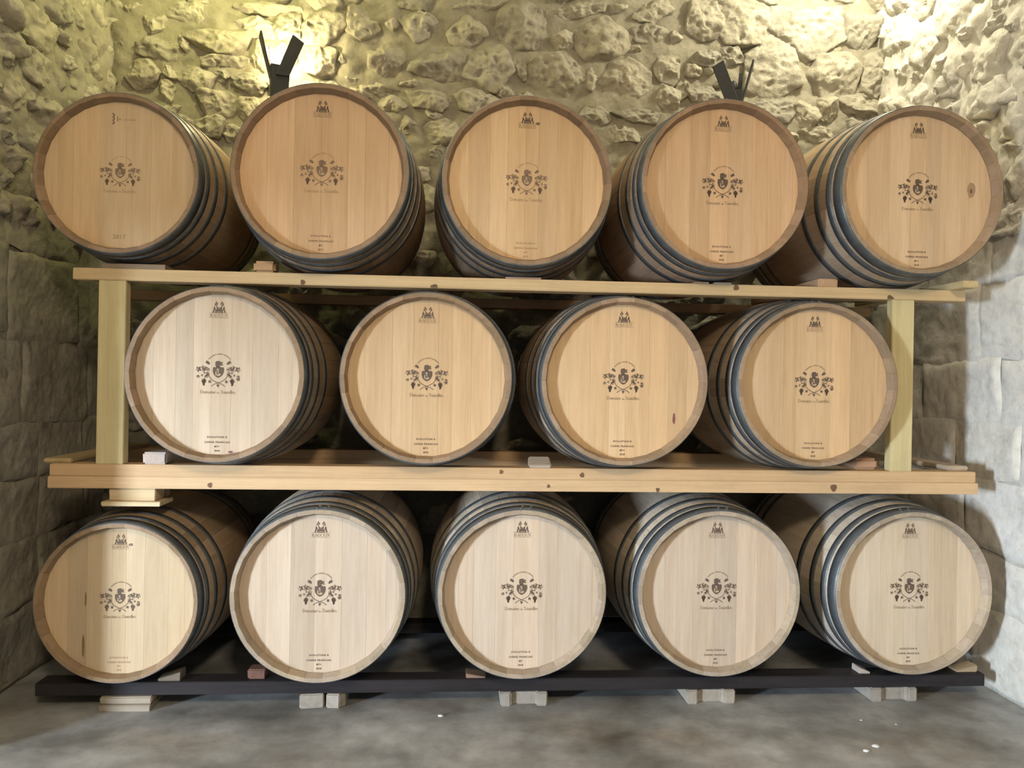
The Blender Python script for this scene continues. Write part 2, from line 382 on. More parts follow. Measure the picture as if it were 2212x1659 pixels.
timber('lower of the two stacked rear beams, in shadow above the bottom barrels', 'timber_beam', -1.369, 1.926, 3.47, 3.55, 0.756, 0.7968, 'pine_x', None, PINE_R, seed=6)
for (a, b, nm) in ((-1.214, -1.124, 'left'), (1.590, 1.674, 'right')):
    timber('pale upright front post at the %s end of the rack' % nm, 'timber_post', a, b, 2.802, 2.844, MIDZ, 1.465, 'pine_z', None, PINE_G, seed=int(a * 100))
    timber('shaded rear post at the %s end of the rack, behind the middle barrels' % nm, 'timber_post', a + (0.02 if nm == 'right' else -0.02), b + (0.02 if nm == 'right' else -0.02), 3.49, 3.532, MIDZ, 1.465, 'pine_z', None, PINE_G, seed=int(a * 90))
def knot(parent, x, z, y, r, half=None):
    vs = [(0, 0, 0)]; fs = []
    n = 16; a0, a1 = (0, 2 * PI) if half is None else half
    for i in range(n + 1):
        a = a0 + (a1 - a0) * i / n; k = r * (1 + 0.12 * math.sin(a * 3 + x * 9))
        vs.append((k * math.cos(a), 0, k * 1.1 * math.sin(a)))
    fs = [(0, i, i + 1) for i in range(1, n + 1)]
    o = obj('knot', pydata('knot', vs, fs), M['knot'], parent)
    o.location = Vector((x, y, z)) - parent.location
for x, z, r, hf in ((-0.531, 1.474, 0.008, None), (-0.078, 1.4663, 0.012, (0.05, PI - 0.05)), (1.003, 1.494, 0.010, None), (1.579, 1.4663, 0.013, (0.05, PI - 0.05))):
    knot(tb, x, z, 2.7988, r, hf)
for x, z, r in ((-0.832, 0.770, 0.008), (1.376, 0.777, 0.012), (0.728, 0.765, 0.007), (0.336, 0.775, 0.006)):
    knot(ml_, x, z, 2.7965, r)
for x, z, r in ((0.168, 0.824, 0.007), (0.455, 0.815, 0.008)):
    knot(mu, x, z, 2.7988, r)

DARK = (0.032, 0.028, 0.031)
b1 = lumber('base_beam', -1.40, 1.965, 2.80, 2.88, 0.050, BASEZ, 'dark_x', None, DARK, seed=8)
b1['label'] = 'dark stained front base beam under the bottom barrel row'; b1['category'] = 'beam'; b1['group'] = 'dark base beams'
b2 = lumber('base_beam', -1.40, 1.965, 3.46, 3.54, 0.050, BASEZ, 'dark_x', None, DARK, seed=9)
b2['label'] = 'dark rear base beam deep in shadow behind the bottom barrels'; b2['category'] = 'beam'; b2['group'] = 'dark base beams'

# ------------------------------------------------------------------ barrels
L = 0.95; R0 = 0.290; RB = 0.330; NST = 30; RECESS = 0.036
def prof(y):                         # outer radius at axial position y in [-L/2, L/2]
    t = abs(y) / (L / 2); return RB - (RB - R0) * t * t
def make_stave():
    n = 16; half = PI / NST * 0.993; rows = []
    ys = [-L / 2 + L * i / n for i in range(n + 1)]
    ys = [ys[0], ys[0] + 0.03] + ys[1:-1] + [ys[-1] - 0.03, ys[-1]]
    vs = []; fs = []
    for y in ys:
        ro = prof(y); e = L / 2 - abs(y)
        ri = ro - 0.026 if e > 0.02 else ro - 0.013
        for (r, a) in ((ro - 0.0006, -half), (ro, -half * 0.93), (ro, 0), (ro, half * 0.93), (ro - 0.0006, half), (ri, half), (ri, -half)):
            vs.append((r * math.sin(a), y, r * math.cos(a)))
    k = 7
    for j in range(len(ys) - 1):
        for i in range(k):
            a = j * k + i; b = j * k + (i + 1) % k
            fs.append((a, a + k, b + k, b))
    fs.append(tuple(range(k))); e = (len(ys) - 1) * k; fs.append(tuple(range(e + k - 1, e - 1, -1)))
    me = pydata('stave', vs, fs)
    bm = bmesh.new(); bm.from_mesh(me); bmesh.ops.recalc_face_normals(bm, faces=bm.faces); bm.to_mesh(me); bm.free()
    return me
STAVE = make_stave(); STAVE.materials.append(M['stave_oak']); STAVE.materials.append(M['end_oak'])
for p in STAVE.polygons:              # end grain of the chime: stave ends and the bevel inside them
    c_ = p.center
    if abs(c_.y) > L / 2 - 0.001 or (L / 2 - abs(c_.y) < 0.06 and math.hypot(c_.x, c_.z) < prof(c_.y) - 0.009): p.material_index = 1
def make_hoop(d0, d1, th=0.0022):
    n = 72; vs = []; fs = []
    ys = [-L / 2 + d0, -L / 2 + (d0 + d1) / 2, -L / 2 + d1]
    sec = [(prof(ys[0]) + th, ys[0]), (prof(ys[1]) + th + 0.0004, ys[1]), (prof(ys[2]) + th, ys[2]), (prof(ys[2]) - 0.002, ys[2]), (prof(ys[0]) - 0.002, ys[0])]
    k = len(sec)
    for i in range(n):
        a = 2 * PI * i / n
        for r, y in sec: vs.append((r * math.sin(a), y, r * math.cos(a)))
    for i in range(n):
        for j in range(k):
            a = i * k + j; b = i * k + (j + 1) % k; c = ((i + 1) % n) * k + (j + 1) % k; d = ((i + 1) % n) * k + j
            fs.append((a, b, c, d))
    me = pydata('hoop', vs, fs)
    bm = bmesh.new(); bm.from_mesh(me); bmesh.ops.recalc_face_normals(bm, faces=bm.faces); bm.to_mesh(me); bm.free()
    for p in me.polygons: p.use_smooth = abs(p.normal.y) < 0.5
    me.materials.append(M['steel']); return me
HOOPD = [(0.003, 0.050), (0.064, 0.092), (0.137, 0.165), (0.233, 0.263)]
HOOPS = [make_hoop(a, b) for a, b in HOOPD]
def make_rivet():
    bm = bmesh.new(); bmesh.ops.create_uvsphere(bm, u_segments=10, v_segments=5, radius=0.006)
    for v in bm.verts: v.co.z *= 0.5
    me = mesh_of('rivet', bm, True); me.materials.append(M['steel']); return me
RIVET = make_rivet()
RH = R0 - 0.0185
def board_mesh(x0, x1):
    g = 0.0002; x0 += g; x1 -= g; n = 6
    def zz(x): return math.sqrt(max(RH * RH - x * x, 0.0))
    xs = [x0 + (x1 - x0) * i / n for i in range(n + 1)]
    outline = [(x, zz(x)) for x in xs] + [(x, -zz(x)) for x in reversed(xs)]
    m = len(outline); vs = [(x, 0, z) for x, z in outline] + [(x, 0.02, z) for x, z in outline]
    fs = [tuple(range(m)), tuple(range(2 * m - 1, m - 1, -1))] + [(i, i + m, (i + 1) % m + m, (i + 1) % m) for i in range(m)]
    me = pydata('head_board', vs, fs)
    bm = bmesh.new(); bm.from_mesh(me); bmesh.ops.recalc_face_normals(bm, faces=bm.faces); bm.to_mesh(me); bm.free()
    me.materials.append(M['head_oak']); return me
def rear_head_mesh():
    n = 40; vs = [(RH * math.cos(2 * PI * i / n), s, RH * math.sin(2 * PI * i / n)) for s in (0, 0.02) for i in range(n)]
    fs = [tuple(range(n - 1, -1, -1)), tuple(range(n, 2 * n))] + [(i, (i + 1) % n, (i + 1) % n + n, i + n) for i in range(n)]
    me = pydata('rear_head', vs, fs); me.materials.append(M['head_oak']); return me
REAR = rear_head_mesh()

# ---- flat print on the heads: 2D shapes in the x-z plane, facing -y
class Print:
    def __init__(s): s.v = []; s.f = []; s.m = []
    def poly(s, pts, mat=0, lift=0.0):
        b = len(s.v); s.v += [(x, -lift, z) for x, z in pts]; s.f.append(tuple(range(b, b + len(pts)))); s.m.append(mat)
    def line(s, pts, w_, mat=0, lift=0.0):
        n = len(pts)
        if n < 2: return
        b = len(s.v)
        for i, (x, z) in enumerate(pts):
            a = pts[max(i - 1, 0)]; c = pts[min(i + 1, n - 1)]
            dx, dz = c[0] - a[0], c[1] - a[1]; l = math.hypot(dx, dz) or 1
            nx, nz = -dz / l * w_ / 2, dx / l * w_ / 2
            s.v += [(x + nx, -lift, z + nz), (x - nx, -lift, z - nz)]
        for i in range(n - 1):
            k = b + 2 * i; s.f.append((k, k + 1, k + 3, k + 2)); s.m.append(mat)
    def build(s, name, mats):
        me = pydata(name, s.v, s.f)
        for m in mats: me.materials.append(m)
        for p, k in zip(me.polygons, s.m): p.material_index = k
        bm = bmesh.new(); bm.from_mesh(me)
        for f in bm.faces:
            f.normal_update()
            if f.normal.y > 0: f.normal_flip()
        bm.to_mesh(me); bm.free()
        return me
def arc(cx, cz, rx, rz, a0, a1, n=12):
    return [(cx + rx * math.cos(R(a0 + (a1 - a0) * i / n)), cz + rz * math.sin(R(a0 + (a1 - a0) * i / n))) for i in range(n + 1)]
B, T = 0.13, 0.055
def sf(x, z, l=0.13): return ([(x - l, z), (x + l, z)], T)
GLYPH = {
 'D': (0.95, [([(.15, 0), (.15, 1)], B), ([(0, 0), (.35, 0)], T), ([(0, 1), (.35, 1)], T), (arc(.33, .5, .47, .5, 90, -90), .1)]),
 'o': (0.68, [(arc(.32, .31, .25, .29, 0, 360, 16), .1)]),
 'm': (1.06, [([(.14, 0), (.14, .6)], B), sf(.12, 0), ([(.0, .6), (.14, .6)], T), (arc(.32, .38, .18, .2, 170, 0, 6) + [(.5, 0)], .1), sf(.5, 0), (arc(.69, .38, .18, .2, 170, 0, 6) + [(.87, 0)], .1), sf(.87, 0)]),
 'n': (0.70, [([(.14, 0), (.14, .6)], B), sf(.12, 0), ([(.0, .6), (.14, .6)], T), (arc(.33, .38, .18, .2, 170, 0, 6) + [(.51, 0)], .1), sf(.51, 0)]),
 'u': (0.70, [([(.12, .6), (.12, .2)] + arc(.3, .2, .18, .18, 180, 350, 6), .1), ([(.50, .6), (.50, 0)], B), ([(0, .6), (.14, .6)], T), ([(.38, .6), (.52, .6)], T), ([(.5, 0), (.62, 0)], T)]),
 'a': (0.62, [([(.46, .02), (.46, .42)] + arc(.29, .42, .17, .17, 0, 160, 6), .1), (arc(.27, .17, .19, .15, 0, 360, 12), .08), ([(.46, .02), (.58, .02)], T)]),
 'i': (0.34, [([(.15, 0), (.15, .6)], B), sf(.15, 0), ([(.02, .6), (.15, .6)], T), ([(.08, .83), (.22, .83)], .13)]),
 'e': (0.64, [(arc(.31, .31, .25, .29, 8, 320, 14), .1), ([(.07, .34), (.55, .34)], T)]),
 'd': (0.70, [(arc(.28, .3, .21, .28, 0, 360, 14), .1), ([(.5, 0), (.5, 1)], B), ([(.36, 1), (.5, 1)], T)]),
 's': (0.52, [(arc(.25, .45, .16, .14, 40, 250, 8) + arc(.25, .15, .18, .15, 80, -140, 8), .1)]),
 'T': (0.88, [([(.02, .97), (.82, .97)], .08), ([(.42, 0), (.42, 1)], B), sf(.42, 0, .17), ([(.03, .8), (.03, 1)], T), ([(.81, .8), (.81, 1)], T)]),
 'r': (0.50, [([(.14, 0), (.14, .6)], B), sf(.14, 0), ([(.0, .6), (.14, .6)], T), (arc(.34, .38, .2, .2, 170, 50, 5), .1)]),
 'l': (0.34, [([(.15, 0), (.15, 1.02)], B), sf(.15, 0), ([(.02, 1.02), (.15, 1.02)], T)]),
 'R': (0.88, [([(.15, 0), (.15, 1)], B), sf(.15, 0), ([(0, 1), (.35, 1)], T), (arc(.35, .75, .32, .25, 90, -90, 8) + [(.15, .5)], .09), ([(.38, .5), (.78, 0)], .12), sf(.8, 0, .08)]),
 'A': (0.90, [([(.08, 0), (.44, 1)], .06), ([(.44, 1), (.8, 0)], .13), ([(.2, .36), (.68, .36)], T), sf(.08, 0, .1), sf(.8, 0, .12)]),
 'O': (1.02, [(arc(.49, .5, .43, .49, 0, 360, 22), .11)]),
 'U': (0.92, [([(.15, 1), (.15, .35)] + arc(.45, .35, .3, .34, 180, 360, 10) + [(.75, 1)], .1), sf(.15, 1), sf(.75, 1)]),
 'X': (0.88, [([(.1, 1), (.76, 0)], .13), ([(.74, 1), (.08, 0)], .06), sf(.1, 1, .11), sf(.74, 1, .11), sf(.08, 0, .11), sf(.78, 0, .11)]),
 ' ': (0.32, []),
}
def serif(pr, text, x, z, size, mat=0, width=None):
    adv = sum(GLYPH[c][0] for c in text)
    k = size if width is None else width / adv
    for c in text:
        a, strokes = GLYPH[c]
        for pts, w_ in strokes: pr.line([(x + px * k, z + pz * size) for px, pz in pts], w_ * size, mat)
        x += a * k
    return x
def sans_mesh(text, size, spacing=1.15):
    cu = bpy.data.curves.new('lettering', 'FONT'); cu.body = text; cu.size = size; cu.align_x = 'CENTER'
    cu.space_character = spacing; cu.resolution_u = 2; cu.offset = size * 0.03
    o = bpy.data.objects.new('tmp_lettering', cu); C.objects.link(o)
    bpy.context.view_layer.update()
    me = bpy.data.meshes.new_from_object(o.evaluated_get(bpy.context.evaluated_depsgraph_get()))
    bpy.data.objects.remove(o); bpy.data.curves.remove(cu)
    return me
def join_text(name, lines, mat):
    vs = []; fs = []
    for text, z, size, sp in lines:
        me = sans_mesh(text, size, sp); b = len(vs)
        vs += [(v.co.x, 0, v.co.y + z) for v in me.vertices]
        fs += [tuple(b + i for i in p.vertices) for p in me.polygons]
        bpy.data.meshes.remove(me)
    me = pydata(name, vs, fs); me.materials.append(mat); return me

CK = 0.134e-3                         # crest drawing units to metres
def cp(x, y): return ((x - 830) * CK, (760 - y) * CK)
def leaf(pr, x, y, s, a, hollow=True, mat=0):
    pts = []
    for i in range(20):
        t = 2 * PI * i / 20
        r = s * (0.78 + 0.30 * math.cos(5 * t) - 0.12 * math.cos(t))
        pts.append(cp(x + r * math.cos(t + a), y + r * math.sin(t + a)))
    pr.poly(pts, mat)
    if hollow:
        for k in (-0.75, 0.0, 0.75):
            pr.line([cp(x - s * 0.1 * math.cos(a), y - s * 0.1 * math.sin(a)), cp(x + 0.75 * s * math.cos(a + k), y + 0.75 * s * math.sin(a + k))], s * 0.16 * CK, 1, 0.0002)
def crest_mesh(ink):
    pr = Print()
    # curved motto above: a band of tiny worn letters, too small to read
    n = 27
    for i in range(n):
        if i in (9, 17): continue
        a = R(142 - 104 * i / (n - 1)); r0, r1 = 315, 343
        c, s = math.cos(a), math.sin(a)
        p0 = cp(862 + r0 * c, 648 - r0 * s); p1 = cp(862 + r1 * c, 648 - r1 * s)
        pr.line([p0, p1], (9 if i % 3 else 14) * CK, 2)
        if i % 2 == 0:
            q = cp(862 + (r0 if i % 4 else r1) * math.cos(a - 0.05), 648 - (r0 if i % 4 else r1) * math.sin(a - 0.05))
            pr.line([p0 if i % 4 else p1, q], 6 * CK, 2)
    # shield
    sh = [(760, 655), (735, 640), (708, 655), (697, 705), (700, 770), (722, 830), (765, 882), (830, 917), (892, 884), (940, 832), (968, 765), (972, 700), (955, 645), (925, 655), (880, 640), (830, 632), (790, 640)]
    pr.poly([cp(*p) for p in sh])
    # beast rising from the shield
    be = [(772, 650), (770, 615), (748, 590), (768, 572), (752, 545), (772, 505), (815, 490), (868, 494), (888, 522), (885, 545), (912, 515), (938, 522), (932, 552), (905, 568), (945, 590), (940, 606), (890, 603), (868, 600), (862, 625), (875, 648), (830, 640)]
    pr.poly([cp(*p) for p in be])
    for p in ([(800, 690), (815, 680), (838, 690), (842, 790), (822, 792), (818, 725), (798, 722)], [(765, 770), (785, 740), (792, 742), (790, 868), (778, 858), (766, 835)],
              [(805, 815), (835, 822), (850, 805), (895, 812), (885, 850), (850, 866), (808, 868)]):
        pr.poly([cp(*q) for q in p], 1, 0.0002)
    # crossed stems
    for sgn in (1, -1):
        st = [(600, 830), (615, 890), (660, 950), (735, 1000), (830, 1043), (920, 1070), (1000, 1128)]
        pr.line([cp(830 + (x - 830) * sgn, y) for x, y in st], 15 * CK)
        lv = [(565, 530, 52, .6), (600, 560, 40, 2.2), (348, 705, 82, 2.9), (470, 655, 55, -.4), (545, 690, 62, .5), (595, 715, 48, 1.4), (475, 735, 50, 2.0), (585, 800, 58, -.6), (500, 800, 30, 1.1),
              (345, 890, 50, 1.2), (445, 855, 36, .2), (555, 880, 58, .9), (635, 1010, 48, -.3)]
        for k, (x, y, s, a) in enumerate(lv):
            leaf(pr, 830 + (x - 835) * sgn, y, s * 0.88, a if sgn > 0 else PI - a, k not in (0, 1, 12))
        gr = [(465, 970), (500, 960), (525, 985), (450, 1005), (485, 1000), (515, 1015), (470, 1035), (500, 1045), (480, 1070), (490, 1095)]
        for x, y in gr: pr.poly([cp(830 + (x - 835) * sgn + 24 * math.cos(2 * PI * i / 8), y + 24 * math.sin(2 * PI * i / 8)) for i in range(8)])
        pr.line([cp(830 + (x - 835) * sgn, y) for x, y in ((490, 960), (500, 900), (560, 860), (610, 830))], 9 * CK)
    leaf(pr, 1325, 945, 52, 0.8, False)
    pr.poly([cp(*p) for p in ((790, 1085), (830, 1072), (865, 1085), (850, 1120), (830, 1158), (808, 1120))])
    return pr.build('crest_print', [M[ink], M['ink_gap'], M['ink_mid'] if ink == 'ink' else M['ink_faint']])
def estate_mesh(ink):
    pr = Print(); s = 0.0108; z = -0.0735
    x = serif(pr, 'Domaine', -0.0575, z, s, 0, 0.0500)
    x = serif(pr, 'des', x + 0.004, z, s * 0.55, 0, 0.0088)
    serif(pr, 'Tourelles', x + 0.003, z, s, 0, 0.0490)
    return pr.build('estate_lettering', [M[ink]])
LK = 0.079e-3
def lp(x, y): return ((x - 1075) * LK, (920 - y) * LK)
def cooper_mesh(ink):
    pr = Print()
    for sgn in (1, -1):
        q = lambda pts: [lp(1075 + (x - 1075) * sgn, y) for x, y in pts]
        pr.poly(q([(885, 500), (900, 415), (935, 380), (945, 325), (968, 325), (975, 378), (1010, 400), (1027, 432), (1005, 465), (950, 500), (920, 512)]))
        pr.poly(q([(868, 540), (890, 548), (915, 620), (930, 690), (885, 705), (855, 805), (795, 805), (840, 690), (845, 600)]))
        pr.poly(q([(938, 420), (975, 415), (960, 470), (935, 480)]), 1, 0.0002)
        pr.line(q([(958, 500), (985, 560), (975, 640)]), 22 * LK)
    pr.poly([lp(*p) for p in ((985, 545), (1010, 585), (1075, 602), (1140, 585), (1165, 545), (1180, 610), (1172, 668), (1218, 690), (1240, 815), (905, 815), (925, 690), (975, 668))])
    for y in (640, 765, 790): pr.line([lp(960 if y > 700 else 1000, y), lp(1190 if y > 700 else 1150, y)], 9 * LK, 1, 0.0002)
    pr.line([lp(668, 818), lp(1470, 830)], 12 * LK, 2); pr.line([lp(668, 1018), lp(1460, 1030)], 12 * LK, 2)
    a = lp(690, 980); serif(pr, 'RADOUX', a[0], a[1], 112 * LK, 2, 760 * LK)
    return pr.build('cooper_mark', [M[ink], M['ink_gap'], M['ink_mid']])
def other_cooper_mesh():
    pr = Print(); k = 0.108e-3
    q = lambda pts: [((x - 1200) * k, (530 - y) * k) for x, y in pts]
    zz = [(800, 330), (868, 365), (870, 410), (828, 445), (830, 470), (868, 500), (868, 530), (828, 565), (830, 590), (868, 625), (866, 665), (795, 690)]
    pr.line(q(zz), 46 * k, 0)
    pr.poly(q([(955, 420), (985, 440), (1000, 520), (985, 590), (950, 615), (968, 520)]), 0)
    pr.poly(q([(1040, 485), (1085, 535), (1065, 550), (1040, 545)]), 0)
    rr = random.Random(4)
    for i in range(11):          # worn-off lettering: only scraps of strokes remain
        x = 1175 + i * 40; h = rr.uniform(30, 75)
        pr.line(q([(x, 560), (x + rr.uniform(-8, 8), 560 - h)]), 9 * k, 1); pr.line(q([(x, 558), (x + 22, 558 - rr.uniform(0, h))]), 7 * k, 1)
    for i in range(6):
        x = 1190 + i * 38; pr.line(q([(x, 820), (x + 12, 780)]), 9 * k, 1)
    return pr.build('cooper_mark', [M['ink_mid'], M['ink_faint']])
P = {'crest': crest_mesh('ink'), 'crest_worn': crest_mesh('ink_mid'), 'estate': estate_mesh('ink_mid'), 'estate_worn': estate_mesh('ink_faint'),
     'cooper': cooper_mesh('ink'), 'cooper_other': other_cooper_mesh()}
def stamp(kind, year, mat):
    return join_text('stamp_lettering', [('EVOLUTION R', -0.2125, 0.0085, 1.25), ('CHENE FRANCAIS', -0.2295, 0.0085, 1.25), (kind, -0.2440, 0.0085, 1.1), (year, -0.2580, 0.0085, 1.05)], mat)
P['MT+2018'] = stamp('MT+', '2018', M['ink']); P['MT2018'] = stamp('MT', '2018', M['ink']); P['MT2017'] = stamp('MT', '2017', M['ink_mid'])
P['faint'] = stamp('MT', '2018', M['ink_faint'])
P['2017'] = join_text('year_lettering', [('2017', -0.233, 0.021, 1.1)], M['ink_faint'])
def sticker_mesh():
    pr = Print(); pr.poly([(x * 0.0066, z * 0.0042) for x, z in ((-1, .6), (-.6, 1), (.6, 1), (1, .6), (1, -.6), (.6, -1), (-.6, -1), (-1, -.6))])
    pr.line([(-.004, 0), (.004, 0)], 0.0016, 1, 0.0002)
    return pr.build('round_stamp', [M['ink'], M['ink_gap']])
P['sticker'] = sticker_mesh()
def blob_mesh(name, w_, h_, mat, seed):
    pr = Print(); rr = random.Random(seed)
    pr.poly([(w_ * (0.8 + 0.3 * rr.random()) * math.cos(2 * PI * i / 14), h_ * (0.8 + 0.3 * rr.random()) * math.sin(2 * PI * i / 14)) for i in range(14)])
    return pr.build(name, [mat])

OAK_TOP = (0.68, 0.475, 0.295); OAK_MID = (0.66, 0.475, 0.29); OAK_LOW = (0.60, 0.495, 0.395); OAK_DAYLIT = (0.60, 0.495, 0.38)  # oak tints: wood tone plus part of each row's light, put into the colour
ST = (0.52, 0.385, 0.265)
def barrel(idx, x, yh, z, scale, oak, stave_col, label, group, marks, rivets=True, chime_col=None):
    rr = random.Random(500 + idx)
    root = empty('wine_barrel', (x, yh + L / 2 * scale, z - RB * scale), label=label, category='barrel', group=group)
    root.scale = (scale,) * 3
    cz = RB
    turn = rr.uniform(0, 2 * PI / NST)
    for i in range(NST):
        o = obj('stave', STAVE, None, root, (0, 0, cz)); o.rotation_euler = (0, 2 * PI * i / NST + turn, 0)
        k = rr.uniform(0.86, 1.08); o.color = (stave_col[0] * k, stave_col[1] * k, stave_col[2] * k * rr.uniform(0.94, 1.04), 1)
    for j, h in enumerate(HOOPS):
        o = obj('hoop', h, None, root, (0, 0, cz))
        if rivets and j == 0:
            a0 = rr.uniform(-0.12, 0.05)
            for (da, dd) in ((-0.05, 0.016), (-0.025, 0.036), (0.05, 0.016), (0.075, 0.036)):
                yy = -L / 2 + dd; r = prof(yy) + 0.0022
                v = obj('rivet', RIVET, None, o, (r * math.sin(a0 + da), yy, r * math.cos(a0 + da))); v.rotation_euler = (0, a0 + da, 0)
        o2 = obj('hoop', h, None, root, (0, 0, cz)); o2.rotation_euler = (0, 0, PI)
    xs = [-RH]
    while xs[-1] < RH - 0.10: xs.append(xs[-1] + rr.uniform(0.045, 0.095))
    xs.append((xs[-1] + RH) / 2 + 0.01); xs.append(RH)
    xs[0] += 1e-5; xs[-1] -= 1e-5
    yf = -L / 2 + RECESS
    for a, b in zip(xs, xs[1:]):
        o = obj('head_board', board_mesh(a, b), None, root, (0, yf, cz))
        k = rr.uniform(0.88, 1.07); t = rr.uniform(0.93, 1.05)
        o.color = (oak[0] * k, oak[1] * k * (t * 0.4 + 0.6), oak[2] * k * t, 1)
    o = obj('rear_head', REAR, None, root, (0, L / 2 - RECESS - 0.02, cz)); o.color = (*oak, 1)
    for q, (name, me, mx, mz) in enumerate(marks):
        o = obj(name, me, None, root, (mx, yf - 0.0009 + 0.00007 * q, cz + mz))
    return root
CM = ('cooper_mark', P['cooper'], 0, 0.199)
CR = ('crest_print', P['crest'], 0, 0.010); EL = ('estate_lettering', P['estate'], 0, 0.010)
CRW = ('crest_print', P['crest_worn'], 0, 0.010); ELW = ('estate_lettering', P['estate_worn'], 0, 0.010)
def SL(k): return ('stamp_lettering', P[k], 0, 0)
SK = ('round_stamp', P['sticker'], 0.036, 0.207)
def stain(nm, w_, h_, mat, seed, x, z): return (nm, blob_mesh(nm, w_, h_, M[mat], seed), x, z)
G1, G2, G3 = 'oak barrels on the top beams', 'oak barrels on the middle beams', 'oak barrels on the base beams'
SC = 0.915
barrel(11, -1.133, 2.73, 1.813, SC, (0.64, 0.48, 0.30), ST, 'smaller oak barrel marked 2017 in large figures, top left by the side wall', G1,
       [('cooper_mark', P['cooper_other'], 0.012, 0.205), CRW, ELW, ('year_lettering', P['2017'], 0, 0)], False)
barrel(12, -0.458, 2.68, 1.830, 1, OAK_TOP, ST, 'orange-toned oak barrel in the top row directly below the lit wall torch', G1, [CM, CRW, ELW, SL('MT2017')])
barrel(13, 0.237, 2.72, 1.833, 1, (0.70, 0.50, 0.30), ST, 'middle oak barrel of the top row, small round stamp beside its maker mark', G1, [CM, CRW, ELW, SL('faint'), SK])
barrel(14, 0.915, 2.67, 1.832, 1, OAK_TOP, (0.56, 0.40, 0.28), 'top row oak barrel below the unlit wall torch', G1, [CM, CR, EL, SL('MT2018')])
barrel(15, 1.608, 2.65, 1.830, 1, (0.68, 0.51, 0.34), (0.58, 0.45, 0.33), 'top right oak barrel with a knot in its head, beside the bright wall', G1,
       [CM, CR, EL, SL('MT+2018'), stain('head_knot', 0.0045, 0.009, 'knot', 3, 0.196, 0.01), stain('knot_shade', 0.016, 0.03, 'ink_faint', 5, 0.196, 0.012)])
barrel(21, -0.793, 2.70, 1.149, 1, OAK_DAYLIT, ST, 'pale oak barrel beside the left rack post, riveted hoop and red wine spot', G2,
       [CM, CR, EL, SL('MT+2018'), stain('wine_stain', 0.009, 0.004, 'wine', 1, 0.045, -0.259)])
barrel(22, -0.097, 2.72, 1.149, 1, OAK_MID, ST, 'honey oak barrel of the middle row, second from the left post', G2, [CM, CR, EL, SL('MT+2018')])
barrel(23, 0.588, 2.72, 1.149, 1, OAK_MID, (0.58, 0.44, 0.32), 'middle row oak barrel with a long red wine streak at lower right', G2,
       [CM, CR, EL, SL('MT+2018'), stain('wine_stain', 0.005, 0.022, 'wine', 2, 0.183, -0.128)])
barrel(24, 1.282, 2.73, 1.149, 1, OAK_MID, (0.58, 0.45, 0.33), 'middle row oak barrel overlapping the right rack post', G2, [CM, CR, EL, SL('MT2018')])
barrel(31, -1.115, 2.74, BASEZ + 0.287, SC, (0.59, 0.465, 0.31), ST, 'smaller oak barrel at bottom left with dark vertical streaks, wood block on top', G3,
       [CM, CR, EL, SL('faint'), SK, stain('dark_streak', 0.0035, 0.03, 'streak', 7, -0.122, 0.005), stain('dark_streak', 0.006, 0.045, 'streak', 8, -0.128, -0.165)], False)
barrel(32, -0.446, 2.71, 0.411, 1, OAK_LOW, (0.64, 0.55, 0.45), 'bottom row pale oak barrel second from left, above the two broken paver pieces', G3, [CM, CR, EL, SL('MT+2018')])
barrel(33, 0.244, 2.73, 0.410, 1, OAK_LOW, (0.64, 0.55, 0.45), 'middle oak barrel of the bottom row', G3, [CM, CR, EL, SL('MT2018')])
barrel(34, 0.941, 2.74, 0.408, 1, OAK_LOW, (0.66, 0.58, 0.49), 'bottom row pale oak barrel second from the right wall', G3, [CM, CR, EL, SL('MT2018')])
barrel(35, 1.655, 2.74, 0.408, 1, (0.61, 0.51, 0.39), (0.66, 0.58, 0.49), 'bottom right pale oak barrel next to the white wall', G3, [CM, CR, EL, SL('MT2018')])

# ------------------------------------------------------------------ chocks, shims and blocks
def piece(name, label, cat, x0, x1, y0, y1, z0, z1, col, mat='pine_y', group=None, bev=0.003, wedge=None, seed=0, tilt=0):
    me = box_mesh(name, x1 - x0, y1 - y0, z1 - z0, bev, seed, 0.0015)
    if wedge:                          # lower one end: 'x-' 'x+' 'y+'
        ax, s = wedge[0], 1 if wedge[1] == '+' else -1
        ln = (x1 - x0) if ax == 'x' else (y1 - y0)
        for v in me.vertices:
            t = ((v.co.x if ax == 'x' else v.co.y) * s / ln) + 0.5
            v.co.z *= 1 - 0.72 * t
    o = obj(name, me, M[mat]); o.location = ((x0 + x1) / 2, (y0 + y1) / 2, z0); o.color = (*col, 1)
    o.rotation_euler = (0, 0, R(tilt))
    o['label'] = label; o['category'] = cat
    if group: o['group'] = group
    return o
SH = 'shims and chocks on the beams'
OCH = (0.55, 0.36, 0.20); GRY = (0.46, 0.40, 0.34); YEL = (0.64, 0.52, 0.29); BRN = (0.33, 0.21, 0.14)
piece('wooden_shim', 'flat grey shim under the small barrel at top left', 'shim', -1.205, -0.995, 2.80, 2.875, TOPZ, TOPZ + 0.017, (0.30, 0.235, 0.17), 'pine_x', SH, 0.001)
piece('wooden_chock', 'orange-brown rounded chock block on the top beam between the two left barrels', 'chock', -0.703, -0.628, 2.81, 2.875, TOPZ, TOPZ + 0.041, OCH, 'pine_y', SH, 0.009)
piece('wooden_shim', 'thin pinkish shim under the middle barrel of the top row', 'shim', 0.172, 0.298, 2.805, 2.86, TOPZ, TOPZ + 0.007, (0.44, 0.30, 0.22), 'pine_x', SH, 0.001)
piece('wooden_shim', 'left of two short shims under the barrel below the unlit torch', 'shim', 0.850, 0.905, 2.805, 2.86, TOPZ, TOPZ + 0.007, (0.46, 0.31, 0.23), 'pine_x', SH, 0.001)
